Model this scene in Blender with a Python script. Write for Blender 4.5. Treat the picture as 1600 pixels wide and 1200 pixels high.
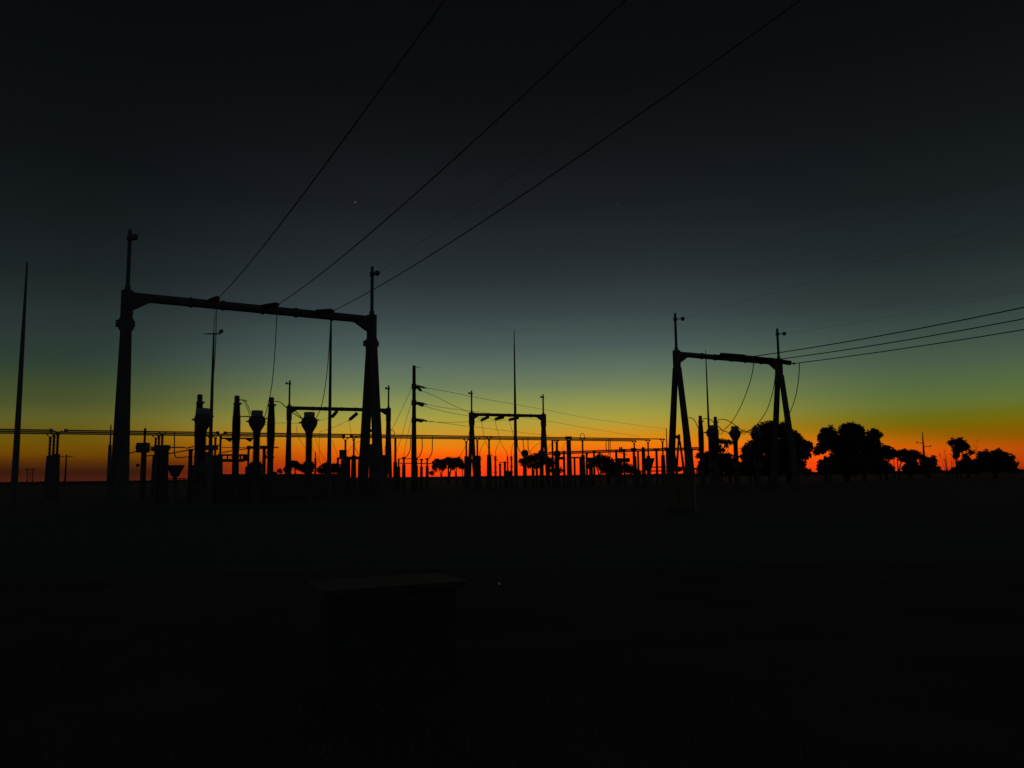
import bpy, math, random
from mathutils import Vector, Matrix
random.seed(7)
S = bpy.context.scene
for o in list(bpy.data.objects): bpy.data.objects.remove(o)
COL = S.collection

# ------------------------------------------------------------------ camera
F = 1250.0                                   # focal length in photo pixels (photo 1600 x 1200)
PITCH = math.atan(143.0 / F)
ROLL = 0.0125
CAM = Vector((0, 0, 1.6))
_r0 = Vector((1, 0, 0)); _u0 = Vector((0, -math.sin(PITCH), math.cos(PITCH)))
FWD = Vector((0, math.cos(PITCH), math.sin(PITCH)))
RIGHT = _r0 * math.cos(ROLL) - _u0 * math.sin(ROLL)
UP = _u0 * math.cos(ROLL) + _r0 * math.sin(ROLL)
cd = bpy.data.cameras.new('camera'); cam = bpy.data.objects.new('camera', cd); COL.objects.link(cam)
cd.sensor_width = 36; cd.lens = F / 1600 * 36; cd.clip_start = 0.1; cd.clip_end = 30000
m = Matrix((RIGHT, UP, -FWD)).transposed().to_4x4(); m.translation = CAM
cam.matrix_world = m
S.camera = cam

# ------------------------------------------------------------------ dusk sky, after sunset: no sun lamp
def lin(c):
    c = c / 255.0
    return c / 12.92 if c <= 0.04045 else ((c + 0.055) / 1.055) ** 2.4
W = bpy.data.worlds.new('World'); S.world = W; W.use_nodes = True
nt = W.node_tree; nt.nodes.clear()
N = nt.nodes.new; L = nt.links.new
def math_node(op, a, b=None, c=None):
    n = N('ShaderNodeMath'); n.operation = op
    for i, v in enumerate((a, b, c)):
        if v is None: continue
        if isinstance(v, (int, float)): n.inputs[i].default_value = v
        else: L(v, n.inputs[i])
    return n.outputs[0]
def smooth(v, a, b):
    n = N('ShaderNodeMapRange'); n.interpolation_type = 'SMOOTHSTEP'
    n.inputs['From Min'].default_value = a; n.inputs['From Max'].default_value = b
    L(v, n.inputs['Value']); return n.outputs['Result']
tc = N('ShaderNodeTexCoord'); sx = N('ShaderNodeSeparateXYZ'); L(tc.outputs['Generated'], sx.inputs[0])
elev = math_node('MULTIPLY', math_node('ARCSINE', sx.outputs['Z']), 180 / math.pi)
azim = math_node('MULTIPLY', math_node('ARCTAN2', sx.outputs['X'], sx.outputs['Y']), 180 / math.pi)
mpn = N('ShaderNodeMapping'); mpn.inputs['Scale'].default_value = (2.2, 2.2, 16); L(tc.outputs['Generated'], mpn.inputs[0])
nz = N('ShaderNodeTexNoise'); nz.inputs['Scale'].default_value = 1.6; nz.inputs['Detail'].default_value = 4; L(mpn.outputs[0], nz.inputs[0])
elev2 = math_node('MULTIPLY_ADD', math_node('SUBTRACT', nz.outputs[0], .5), .75, elev)    # thin uneven haze layers
pos = math_node('DIVIDE', elev2, 36.0)
def ramp(stops):
    n = N('ShaderNodeValToRGB'); cr = n.color_ramp; cr.interpolation = 'B_SPLINE' if False else 'LINEAR'
    first = True
    for h, rgb in stops:
        e = math.degrees(math.atan((h - 143) / F) + PITCH) / 36.0
        e = min(max(e, 0), 1)
        if first: el = cr.elements[0]; el.position = e; first = False
        elif h == stops[-1][0]: el = cr.elements[-1]; el.position = e
        else: el = cr.elements.new(e)
        el.color = (lin(rgb[0]), lin(rgb[1]), lin(rgb[2]), 1)
    L(pos, n.inputs[0]); return n.outputs[0]
# stops: height above the horizon in the photograph -> sky colour there
centre = ramp([(0, (255, 60, 16)), (16, (255, 74, 12)), (32, (254, 95, 7)), (45, (240, 122, 12)), (60, (214, 142, 24)), (75, (190, 154, 50)),
               (90, (166, 157, 66)), (110, (143, 148, 78)), (140, (110, 126, 92)), (165, (94, 112, 95)), (200, (75, 92, 88)),
               (250, (57, 69, 71)), (300, (44, 52, 56)), (350, (35, 41, 45)), (420, (26, 30, 34)), (500, (18, 22, 25)), (600, (12, 15, 18)), (745, (9, 11, 13))])
left = ramp([(0, (74, 30, 18)), (14, (54, 25, 14)), (26, (84, 44, 8)), (38, (108, 68, 5)), (54, (109, 82, 9)), (68, (101, 87, 22)),
             (85, (91, 93, 40)), (110, (73, 81, 43)), (135, (59, 73, 46)), (158, (49, 65, 50)), (180, (45, 59, 53)), (225, (39, 50, 50)),
             (280, (30, 37, 39)), (350, (22, 27, 30)), (450, (14, 18, 21)), (600, (9, 13, 16)), (745, (7, 10, 13))])
right = ramp([(0, (112, 34, 4)), (14, (160, 62, 8)), (30, (166, 76, 4)), (45, (140, 86, 2)), (62, (120, 99, 6)), (78, (106, 106, 22)), (95, (97, 111, 50)),
              (120, (83, 104, 64)), (150, (74, 92, 71)), (190, (61, 77, 70)), (235, (46, 58, 57)), (300, (34, 42, 44)),
              (380, (25, 30, 33)), (470, (18, 22, 25)), (600, (12, 15, 18)), (745, (8, 11, 13))])
night = ramp([(0, (46, 44, 48)), (60, (48, 48, 52)), (150, (45, 48, 54)), (300, (38, 42, 48)), (500, (28, 32, 37)), (745, (18, 21, 25))])
def mix(f, a, b):
    n = N('ShaderNodeMix'); n.data_type = 'RGBA'
    L(f, n.inputs[0]); L(a, n.inputs[6]); L(b, n.inputs[7]); return n.outputs[2]
lift = smooth(elev, .8, 3.2)                  # the green upper glow narrows sooner than the red at the horizon
c = mix(smooth(math_node('SUBTRACT', azim, math_node('MULTIPLY', math_node('SUBTRACT', 1.0, lift), 4.0)), -8.0, -30.0), centre, left)
c = mix(smooth(math_node('ADD', azim, math_node('MULTIPLY', lift, 10.5)), 17.0, 39.0), c, right)
c = mix(smooth(math_node('ABSOLUTE', azim), 36.0, 85.0), c, night)
bg = N('ShaderNodeBackground'); L(c, bg.inputs[0]); bg.inputs[1].default_value = 1.0
ow = N('ShaderNodeOutputWorld'); L(bg.outputs[0], ow.inputs[0])
S.view_settings.view_transform = 'Standard'; S.view_settings.look = 'None'
S.view_settings.exposure = 0; S.view_settings.gamma = 1; S.view_settings.use_curve_mapping = False

# ------------------------------------------------------------------ photograph pixel -> place
def ray(px, py): return FWD * F + RIGHT * (px - 800) + UP * (600 - py)
def P(px, py, D):
    d = ray(px, py); return CAM + d * (D / d.y)
def Dz(px, py, z):                               # distance at which the pixel's ray is at height z
    d = ray(px, py); return (z - CAM.z) / d.z * d.y
def Pz(px, py, z): return P(px, py, Dz(px, py, z))
def horizon(px): return 743 - (px - 800) * ROLL
def G(px, D):                                    # ground point under the horizon pixel px at distance D
    p = P(px, horizon(px) , D); return Vector((p.x, p.y, 0))

# ------------------------------------------------------------------ materials
def material(name, c1, c2, rough=0.7, metal=0.0, scale=8.0, bump=0.15, spec=0.3, stretch=None):
    mt = bpy.data.materials.new(name); mt.use_nodes = True
    t = mt.node_tree; b = t.nodes['Principled BSDF']
    co = t.nodes.new('ShaderNodeTexCoord'); mp = t.nodes.new('ShaderNodeMapping')
    if stretch: mp.inputs['Scale'].default_value = stretch
    n = t.nodes.new('ShaderNodeTexNoise'); n.inputs['Scale'].default_value = scale; n.inputs['Detail'].default_value = 8
    r = t.nodes.new('ShaderNodeValToRGB'); r.color_ramp.elements[0].position = .3; r.color_ramp.elements[1].position = .7
    r.color_ramp.elements[0].color = (*c1, 1); r.color_ramp.elements[1].color = (*c2, 1)
    bp = t.nodes.new('ShaderNodeBump'); bp.inputs['Strength'].default_value = bump
    t.links.new(co.outputs['Object'], mp.inputs[0]); t.links.new(mp.outputs[0], n.inputs[0])
    t.links.new(n.outputs[0], r.inputs[0]); t.links.new(r.outputs[0], b.inputs['Base Color'])
    t.links.new(n.outputs[0], bp.inputs['Height']); t.links.new(bp.outputs[0], b.inputs['Normal'])
    b.inputs['Roughness'].default_value = rough; b.inputs['Metallic'].default_value = metal
    b.inputs['Specular IOR Level'].default_value = spec
    return mt
CONC = material('concrete', (.15, .147, .14), (.24, .235, .22), .9, 0, 3, .3, .2)
STEEL = material('galvanised_steel', (.17, .18, .185), (.26, .27, .28), .6, .4, 10, .1)
ALU = material('dull_aluminium', (.35, .36, .36), (.48, .48, .48), .55, .5, 12, .05)
PORC = material('brown_porcelain', (.07, .035, .022), (.11, .055, .035), .45, 0, 10, .05, .4)
GREY = material('grey_equipment_paint', (.15, .165, .17), (.2, .215, .22), .6, 0, 6, .08)
CREAM = material('cream_cabinet_paint', (.22, .19, .12), (.28, .24, .16), .6, 0, 3, .08)
WOOD = material('weathered_wood', (.12, .09, .06), (.2, .15, .1), .9, 0, 6, .4, .2, (1, 1, .1))
BARK = material('gum_bark', (.1, .08, .06), (.18, .15, .12), .9, 0, 5, .5, .2)
LEAF = material('eucalyptus_leaf', (.09, .1, .065), (.12, .13, .09), .8, 0, 1.5, .2, .15)
WIREM = material('stranded_wire', (.3, .3, .3), (.42, .42, .42), .7, .2, 30, .1)
GROUND = material('dry_soil', (.11, .10, .085), (.19, .175, .145), 1, 0, .6, .6, .05)
GRAVEL = material('switchyard_gravel', (.12, .118, .113), (.2, .196, .188), 1, 0, 9, .9, .05)
GRASS = material('dry_grass', (.2, .185, .14), (.28, .26, .2), 1, 0, 2, .2, .05)
DARKP = material('dark_cabinet_paint', (.09, .094, .09), (.12, .124, .12), .7, 0, 5, .1)
GLASS = material('lamp_glass', (.3, .3, .3), (.35, .35, .35), .2, 0, 5, .0, .5)

# ------------------------------------------------------------------ mesh builder
class MB:
    def __init__(s): s.v = []; s.f = []; s.sm = []
    def add(s, vs, fs, sm=False):
        b = len(s.v); s.v += [tuple(v) for v in vs]; s.f += [tuple(i + b for i in f) for f in fs]; s.sm += [sm] * len(fs); return s
    def frame(s, d):
        d = Vector(d).normalized(); a = Vector((0, 0, 1)) if abs(d.z) < .95 else Vector((1, 0, 0))
        u = d.cross(a).normalized(); return u, d.cross(u)
    def lathe(s, prof, o=(0, 0, 0), d=(0, 0, 1), n=14, cap=True):    # prof: (radius, distance along d)
        o = Vector(o); d = Vector(d).normalized(); u, w = s.frame(d)
        vs = []; fs = []
        for r, z in prof:
            for i in range(n):
                a = 2 * math.pi * i / n; vs.append(o + d * z + (u * math.cos(a) + w * math.sin(a)) * r)
        for k in range(len(prof) - 1):
            for i in range(n):
                j = (i + 1) % n; fs.append((k * n + i, k * n + j, (k + 1) * n + j, (k + 1) * n + i))
        s.add(vs, fs, True)
        if cap:
            s.add(vs[:n], [tuple(range(n))[::-1]]); s.add(vs[-n:], [tuple(range(n))])
        return s
    def tube(s, a, b, r0, r1=None, n=12):
        a = Vector(a); b = Vector(b); return s.lathe([(r0, 0), (r0 if r1 is None else r1, (b - a).length)], a, b - a, n)
    def path(s, pts, r, n=6):
        pts = [Vector(p) for p in pts]; vs = []; fs = []; m_ = len(pts)
        u = None
        for k, p in enumerate(pts):
            d = (pts[min(k + 1, m_ - 1)] - pts[max(k - 1, 0)]).normalized()
            if u is None: u, w = s.frame(d)
            u = (u - d * u.dot(d)).normalized(); w = d.cross(u)
            for i in range(n):
                a = 2 * math.pi * i / n; vs.append(p + (u * math.cos(a) + w * math.sin(a)) * r)
        for k in range(m_ - 1):
            for i in range(n):
                j = (i + 1) % n; fs.append((k * n + i, k * n + j, (k + 1) * n + j, (k + 1) * n + i))
        s.add(vs, fs, True); s.add(vs[:n], [tuple(range(n))[::-1]]); s.add(vs[-n:], [tuple(range(n))]); return s
    def box(s, c, size, bev=0.0, d=None):
        cx, cy, cz = c; x, y, z = [q / 2 for q in size]; b = min(bev, x * .4, y * .4)
        ring = [(x - b, -y), (x, -y + b), (x, y - b), (x - b, y), (-x + b, y), (-x, y - b), (-x, -y + b), (-x + b, -y)] if b > 0 else [(x, -y), (x, y), (-x, y), (-x, -y)]
        n = len(ring)
        vs = [(cx + a, cy + q, cz - z) for a, q in ring] + [(cx + a, cy + q, cz + z) for a, q in ring]
        fs = [(i, (i + 1) % n, n + (i + 1) % n, n + i) for i in range(n)] + [tuple(range(n))[::-1], tuple(range(n, 2 * n))]
        return s.add(vs, fs)
    def frustum(s, z0, a0, z1, a1, o=(0, 0)):
        vs = [(o[0] + i * a0, o[1] + j * a0, z0) for i, j in ((-1, -1), (1, -1), (1, 1), (-1, 1))] + [(o[0] + i * a1, o[1] + j * a1, z1) for i, j in ((-1, -1), (1, -1), (1, 1), (-1, 1))]
        return s.add(vs, [(0, 1, 5, 4), (1, 2, 6, 5), (2, 3, 7, 6), (3, 0, 4, 7), (3, 2, 1, 0), (4, 5, 6, 7)])
    def ball(s, c, r, n=10):
        return s.lathe([(r * math.sin(math.pi * k / 7) + 1e-4, -r * math.cos(math.pi * k / 7)) for k in range(8)], c, (0, 0, 1), n)
    def beam(s, a, b, w, h):                     # rectangular bar between two points
        a = Vector(a); b = Vector(b); d = (b - a).normalized(); up = Vector((0, 0, 1)) if abs(d.z) < .9 else Vector((0, 1, 0))
        sd = d.cross(up).normalized() * (w / 2); u2 = sd.normalized().cross(d) * (h / 2)
        vs = [p + i * sd + j * u2 for p in (a, b) for i, j in ((-1, -1), (1, -1), (1, 1), (-1, 1))]
        return s.add(vs, [(0, 1, 5, 4), (1, 2, 6, 5), (2, 3, 7, 6), (3, 0, 4, 7), (3, 2, 1, 0), (4, 5, 6, 7)])
    def mesh(s, name, mt):
        me = bpy.data.meshes.new(name); me.from_pydata(s.v, [], s.f); me.polygons.foreach_set('use_smooth', s.sm)
        me.materials.append(mt); me.update(); return me

def tag(o, label, cat, group=None):
    o['label'] = label; o['category'] = cat
    if group: o['group'] = group
    return o
def thing(name, label, cat, loc, rz=0.0, group=None):
    o = bpy.data.objects.new(name, None); COL.objects.link(o); o.location = loc; o.rotation_euler = (0, 0, rz)
    o.empty_display_size = .3
    return tag(o, label, cat, group)
def part(t, name, mb, mt, label=None):
    o = bpy.data.objects.new(name, mb.mesh(name, mt)); COL.objects.link(o); o.parent = t
    if label: o['label'] = label
    return o
def single(name, mb, mt, label, cat, group=None, kind=None, origin=None):
    org = Vector(origin) if origin is not None else Vector(mb.v[0])
    mb.v = [tuple(Vector(v) - org) for v in mb.v]
    o = bpy.data.objects.new(name, mb.mesh(name, mt)); COL.objects.link(o); o.location = org
    if kind: o['kind'] = kind
    if cat: tag(o, label, cat, group)
    return o
def dup(root, label, loc, rz=None, scale=None):
    r = root.copy(); COL.objects.link(r); r.location = loc; r['label'] = label
    if rz is not None: r.rotation_euler = (0, 0, rz)
    if scale: r.scale = scale
    for ch in list(root.children):
        c_ = ch.copy(); COL.objects.link(c_); c_.parent = r
        for g in ch.children:
            d_ = g.copy(); COL.objects.link(d_); d_.parent = c_
    return r
def local(t, p):
    return Matrix.Rotation(-t.rotation_euler[2], 3, 'Z') @ (Vector(p) - Vector(t.location))
def sheds(z0, z1, rc, rs, pitch, rc1=None, rs1=None):
    rc1 = rc if rc1 is None else rc1; rs1 = rs if rs1 is None else rs1
    n = max(2, int((z1 - z0) / pitch)); out = [(rc, z0)]
    for i in range(n):
        t = i / n; a = rc + (rc1 - rc) * t; b = rs + (rs1 - rs) * t; z = z0 + (z1 - z0) * (i + .3) / n; q = (z1 - z0) / n
        out += [(a, z), (b, z + q * .12), (b, z + q * .22), (a, z + q * .55)]
    return out + [(rc1, z1)]

# ------------------------------------------------------------------ the setting: ground
g = MB(); R_ = 9000
g.add([(-R_, -300, 0), (R_, -300, 0), (R_, R_, 0), (-R_, R_, 0)], [(0, 1, 2, 3)])
o = bpy.data.objects.new('ground', g.mesh('ground', GROUND)); COL.objects.link(o); o['kind'] = 'structure'
g = MB()
g.add([(-75, 14, .004), (60, 14, .004), (78, 160, .004), (-75, 160, .004)], [(0, 1, 2, 3)])
o = bpy.data.objects.new('gravel_yard', g.mesh('gravel_yard', GRAVEL)); COL.objects.link(o); o['kind'] = 'structure'
# rough dry grass between the camera and the yard, and low scrub far away on the horizon
rg = random.Random(3); g = MB()
for i in range(14000):
    y = 2.5 + 18 * rg.random() ** 1.3; x = rg.uniform(-.9, .9) * (y + 2); h = rg.uniform(.02, .09); a = rg.uniform(0, 6.28); w = .005
    dx, dy = math.cos(a), math.sin(a); lx, ly = rg.gauss(0, .05), rg.gauss(0, .05)
    g.add([(x - dx * w, y - dy * w, 0), (x + dx * w, y + dy * w, 0), (x + lx, y + ly, h)], [(0, 1, 2)])
single('dry_grass', g, GRASS, 'sparse short dry grass in the dark foreground before the gravel yard', 'grass', kind='stuff', origin=(0, 8, 0))
g = MB()
for i in range(9000):
    y = rg.uniform(330, 620); q = rg.uniform(-.75, .75); x = q * y; k = .35 + .65 * abs(math.sin(x * .013) * math.cos(x * .031 + 1))
    z = rg.uniform(0, 1.7) * k; s_ = rg.uniform(.3, .9); a = rg.uniform(0, 3.14)
    g.add([(x - s_ * math.cos(a), y - s_ * math.sin(a), z), (x + s_ * math.cos(a), y + s_ * math.sin(a), z), (x + rg.uniform(-.2, .2), y, z + s_ * rg.uniform(.4, .9))], [(0, 1, 2)])
single('distant_scrub', g, LEAF, 'low scrub along the far horizon line behind the switchyard', 'scrub', kind='stuff', origin=(0, 450, 0))

# ------------------------------------------------------------------ gantries
def gantry(label, pl, pr, legr, br, mast_l, mast_r, knob, zb=12.0, spread=1.35, collars=True, mr=.12, hr=None):
    A = Pz(*pl, zb); B = Pz(*pr, zb); mid = (A + B) / 2; ang = math.atan2(B.y - A.y, B.x - A.x); half = (B - A).length / 2
    half = math.hypot(B.x - A.x, B.y - A.y) / 2
    t = thing('line_gantry', label, 'gantry', (mid.x, mid.y, 0), ang, 'line gantries standing in the switchyard')
    for sgn, mt_ in ((-1, mast_l), (1, mast_r)):
        x = sgn * half
        zj = zb - 1.55
        for sy in (-1, 1):
            b = MB(); b.tube((x, sy * spread, 0), (x, sy * legr * .62, zj + .3), legr, legr * (.72 if hr is None or hr < .38 else .95), 16)
            b.lathe([(legr * 1.5, 0), (legr * 1.5, .25), (legr * 1.35, .3)], (x, sy * spread, 0), n=16)
            part(t, 'leg', b, CONC)
        b = MB(); hr = hr or legr
        b.lathe([(hr * .8, zj - .5), (hr, zj - .1), (hr, zb + br + .06)], (x, 0, 0), n=16)
        # pointed haunch under the beam
        hx = x - sgn * hr * .8
        b.add([(hx, -br * .7, zb - .1), (hx - sgn * 1.15, -br * .7, zb - .1), (hx, -br * .7, zb - .8), (hx, br * .7, zb - .1), (hx - sgn * 1.15, br * .7, zb - .1), (hx, br * .7, zb - .8)],
              [(0, 1, 2), (5, 4, 3), (0, 3, 4, 1), (1, 4, 5, 2), (2, 5, 3, 0)])
        hd = part(t, 'post_head', b, CONC)
        if collars:
            b = MB(); b.lathe([(hr, zj - .42), (hr + .08, zj - .32), (hr + .08, zj + .2), (hr, zj + .3)], (x, 0, 0), n=16)
            b.box((x - hr - .1, 0, zj - .05), (.2, .4, .35)); b.box((x + hr + .06, 0, zj - .05), (.1, .4, .3))
            part(hd, 'collar', b, STEEL)
        zt = local(t, P(mt_[0], mt_[1], (A if sgn < 0 else B).y)).z
        b = MB(); b.lathe([(mr * 1.6, zb + br + .06), (mr * 1.5, zb + br + .34), (mr * 1.08, zb + br + .38), (mr, zt - .1), (mr * .6, zt)], (x, 0, 0), n=12)
        ms = part(t, 'earth_peak', b, STEEL)
        zk = zt - .55; kx = knob
        b = MB(); b.lathe([(mr * 1.6, zk - .12), (mr * 1.6, zk + .12)], (x, 0, 0), n=12)
        b.tube((x, 0, zk), (x + .62 * kx, -.35, zk + .02), .04, .04, 8)
        b.ball((x + .62 * kx, -.35, zk + .02), .19)
        part(ms, 'earth_wire_clamp', b, STEEL)
    b = MB(); b.tube((-half, 0, zb), (half, 0, zb), br, br, 16)
    for q in (-.55, -.3, .02, .3, .62): b.lathe([(br + .05, 0), (br + .05, .14)], (half * q, 0, zb), (1, 0, 0), 16)
    part(t, 'crossbeam', b, CONC)
    return t, A, B
def on_beam(A, B, px):                            # point of the beam axis seen at column px
    q = (px - 800) / F
    # iterate for roll and pitch
    s = .5
    for _ in range(40):
        p = A.lerp(B, s); d = p - CAM; k = F / d.dot(FWD); x = 800 + d.dot(RIGHT) * k
        p2 = A.lerp(B, s + .01); d2 = p2 - CAM; x2 = 800 + d2.dot(RIGHT) * F / d2.dot(FWD)
        s += (px - x) / (x2 - x) * .01
    return A.lerp(B, s)
g1, A1, B1 = gantry('largest and nearest gantry with thick A-frame posts, far left', (199, 463), (581, 500), .365, .265, (203, 358), (580, 416), .35, mr=.105, hr=.33, spread=1.5)
g2, A2, B2 = gantry('right-hand gantry whose right post rises behind the big round tree', (1057, 553), (1217, 567), .34, .24, (1053, 489), (1214, 513), .9, collars=False, mr=.11, spread=1.45)
g3, A3, B3 = gantry('gantry seen through the largest one, its left post beside the third bulb transformer', (452, 637.5), (607, 641), .3, .28, (451, 594), (604, 602), -.8, mr=.125, hr=.4, collars=False)
g4, A4, B4 = gantry('small middle gantry with three slanting insulators under its beam, behind the tall thin mast', (737, 647.5), (849, 650), .3, .27, (736, 610), (848, 616), -.9, mr=.13, collars=False, hr=.5)
g5, A5, B5 = gantry('very distant small gantry seen between the splayed legs of the right-hand gantry', (1050, 683), (1061, 682), .34, .3, (1050, 679), (1060.5, 679), -.1, mr=.12, collars=False, zb=11)

# ------------------------------------------------------------------ insulator strings and overhead wires
def string(a, b, r, label, group):
    a = Vector(a); b = Vector(b); Ln = (b - a).length; k = MB()
    n = max(5, int(Ln / .17)); e = Ln * .1
    prof = [(.03, 0), (.03, e)]
    for i in range(n):
        z = e + (Ln - 2 * e) * i / n; q = (Ln - 2 * e) / n
        prof += [(r * .45, z + q * .05), (r, z + q * .3), (r, z + q * .55), (r * .45, z + q * .8)]
    prof += [(.03, Ln - e), (.03, Ln)]
    t = thing('insulator_string', label, 'insulator', a, 0, group)
    d = (b - a).normalized()
    part(t, 'porcelain_discs', MB().lathe(prof, (0, 0, 0), d, 12), PORC)
    part(t, 'end_clamp', MB().lathe([(.06, -.12), (.09, -.05), (.09, .12), (.05, .2)], d * Ln, d, 8), STEEL)
    return t
def spline(pts, k=8):
    out = []; n = len(pts)
    for i in range(n - 1):
        p0 = pts[max(i - 1, 0)]; p1 = pts[i]; p2 = pts[i + 1]; p3 = pts[min(i + 2, n - 1)]
        for j in range(k):
            t = j / k
            out.append(.5 * ((2 * p1) + (p2 - p0) * t + (2 * p0 - 5 * p1 + 4 * p2 - p3) * t * t + (3 * p1 - p0 - 3 * p2 + p3) * t ** 3))
    return out + [pts[-1]]
def wire(pts, r, label, group=None, mt=WIREM, name='overhead_wire', cat='wire', smooth_=True, n=6):
    pts = [Vector(p) for p in pts]
    if smooth_ and len(pts) > 2: pts = spline(pts)
    return single(name, MB().path(pts, r, n), mt, label, cat, group)
def solve3(Mx, y):
    import numpy as np
    return np.linalg.lstsq(Mx, y, rcond=None)[0]
def span(start, direction, pixels, r, label, group, extra=60.0):
    """a conductor in a vertical plane through start: its sag parabola fitted to where the photo shows it"""
    start = Vector(start); d = Vector((direction[0], direction[1], 0)).normalized(); n = Vector((-d.y, d.x, 0))
    rows = []; ys = []
    for px, py in pixels:
        rd = ray(px, py); t = (start - CAM).dot(n) / rd.dot(n); p = CAM + rd * t
        s = (p - start).dot(d); rows.append([s, s * s]); ys.append(p.z - start.z)
    a, b = solve3(rows, ys); smax = max(q[0] for q in rows)
    pts = []
    for i in range(41):
        s = extra * i / 40; pts.append(start + d * s + Vector((0, 0, a * s + b * s * s)))
    return wire(pts, r, label, group, smooth_=False)
n1 = Vector((-(A1 - B1).y, (A1 - B1).x, 0)).normalized()
if n1.y > 0: n1 = -n1
dir1 = Vector((.42, -.9, 0)).normalized()
gw = 'conductors running from the nearest gantry overhead'
for i, (pxa, pix, lab) in enumerate([
    (327, [(341, 466), (385, 415), (425, 366), (470, 311), (510, 259), (567, 178), (615, 107), (660, 45)], 'left'),
    (411, [(434, 476), (532, 402), (620, 329), (720, 242), (767, 195), (866, 103), (941, 32)], 'middle'),
    (493, [(520, 486), (580, 452), (662, 404), (720, 370), (780, 332), (909, 241), (1039, 152), (1177, 49)], 'right')]):
    s0 = on_beam(A1, B1, pxa) + Vector((0, 0, .18))
    e = s0.copy()
    # string end: along dir1 until its column matches the first pixel
    rd = ray(*pix[0]); n_ = Vector((-dir1.y, dir1.x, 0)); t_ = (s0 - CAM).dot(n_) / rd.dot(n_); e = CAM + rd * t_
    string(s0, e, .15, '%s of the three insulator strings lying along the beam of the nearest gantry' % lab, 'insulator strings on the nearest gantry')
    span(e, dir1, pix, .02, '%s of the three dark conductors rising from the nearest gantry across the sky' % lab, gw, 62)
    if i == 0: E1 = [e]
    else: E1.append(e)
kb = Matrix.Rotation(g1.rotation_euler[2], 3, 'Z')
span(P(590, 427, B1.y - .3), dir1, [(592, 425), (710, 342), (830, 250), (941, 170)], .007, 'faint thin earth wire leaving the right peak of the nearest gantry', 'thin earth wires', 58)

dir2 = Vector((.52, -.855, 0)).normalized(); E2 = []
for pxa, pix, lab in [
    (1122, [(1168, 558), (1303, 537), (1435, 514), (1600, 480)], 'highest'),
    (1160, [(1204, 563), (1394, 535), (1600, 498)], 'middle'),
    (1197, [(1240, 568), (1303, 560), (1462, 537), (1600, 515)], 'lowest')]:
    s0 = on_beam(A2, B2, pxa) + Vector((0, 0, .25))
    rd = ray(*pix[0]); n_ = Vector((-dir2.y, dir2.x, 0)); t_ = (s0 - CAM).dot(n_) / rd.dot(n_); e = CAM + rd * t_
    string(s0, e, .22, '%s of three insulator strings along the right-hand gantry beam' % {'highest': 'leftmost', 'middle': 'middle', 'lowest': 'rightmost'}[lab], 'insulator strings on the right-hand gantry')
    span(e, dir2, pix, .04, '%s of the three conductors crossing to the right edge of the photo' % lab, 'conductors leaving to the right', 60)
    E2.append(e)
span(P(1065, 498, A2.y), dir2, [(1070, 497), (1162, 469), (1300, 431), (1400, 400), (1470, 375)], .006, 'faint earth wire from the left peak of the right-hand gantry', 'thin earth wires', 60)
span(P(1226, 522, B2.y), dir2, [(1228, 522), (1335, 506), (1400, 492), (1600, 453)], .006, 'faint earth wire from the right peak of the right-hand gantry', 'thin earth wires', 60)

# droppers from the nearest gantry to the bulb-headed transformers
CTZ = 6.15
def seq(*a): return [P(*q) for q in a]
ctD = [Dz(x, y, CTZ) for x, y in ((318, 638), (402, 641.5), (483.5, 644))]
wire([E1[0]] + seq((338, 480, 46), (337.5, 520, 47), (335, 570, 49), (331, 620, 50.5), (327, 646, ctD[0])), .025, 'loose jumper hanging in front of the pole with the floodlight', 'jumpers hanging from the nearest gantry')
wire([E1[1]] + seq((432.5, 495, 48), (429.5, 550, 49.5), (425, 600, 51), (418, 635, 52), (413, 653, ctD[1])), .025, 'loose jumper curving down to the middle bulb transformer', 'jumpers hanging from the nearest gantry')
wire([E1[2]] + seq((517, 500, 50), (513, 560, 52), (508, 605, 53), (502, 635, 54), (493.5, 655, ctD[2])), .025, 'loose jumper curving down beside the thin pole to the third bulb transformer', 'jumpers hanging from the nearest gantry')
gj = 'jumpers hanging from the right-hand gantry'
wire(seq((1178, 556.5, 64), (1176, 580, 66), (1169, 606, 69), (1157, 636, 72), (1143, 660, 75), (1131, 671.5, 77)), .035, 'left hanging jumper of the right-hand gantry', gj)
wire(seq((1212, 562, 65), (1211, 590, 68), (1206, 618, 71), (1197, 643, 74), (1183, 663, 76), (1172, 673, 78), (1163, 675, 79)), .035, 'middle hanging jumper dropping behind the big round tree', gj)
wire(seq((1249, 567, 62), (1248, 590, 66), (1243, 620, 70), (1234, 645, 73), (1226, 657, 75), (1216, 668, 77)), .035, 'right hanging jumper outside the right post of the right-hand gantry', gj)

# strings and conductors of the small gantries and the single pole
gs = 'slanting insulators under the small gantry beams'
for i, (a, b, dz, lab) in enumerate([((527, 642), (518.5, 652), 118, 'left insulator under the beam of the gantry behind the nearest one, touching the thin pole'),
                                 ((559, 645), (545.5, 656.5), 119, 'right insulator slanting under the beam of the gantry behind the nearest one')]):
    string(P(*a, dz), P(*b, dz - 1.5), .26, lab, gs)
for a, b, lab in [((764, 651), (751.5, 656.8), 'left'), ((788, 651.5), (773, 655), 'middle'), ((811, 652.5), (795, 656), 'right')]:
    Dm = on_beam(A4, B4, a[0]).y
    string(P(*a, Dm), P(*b, Dm - 2.0), .27, '%s of the three insulators slanting under the small middle gantry' % lab, gs)

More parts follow.
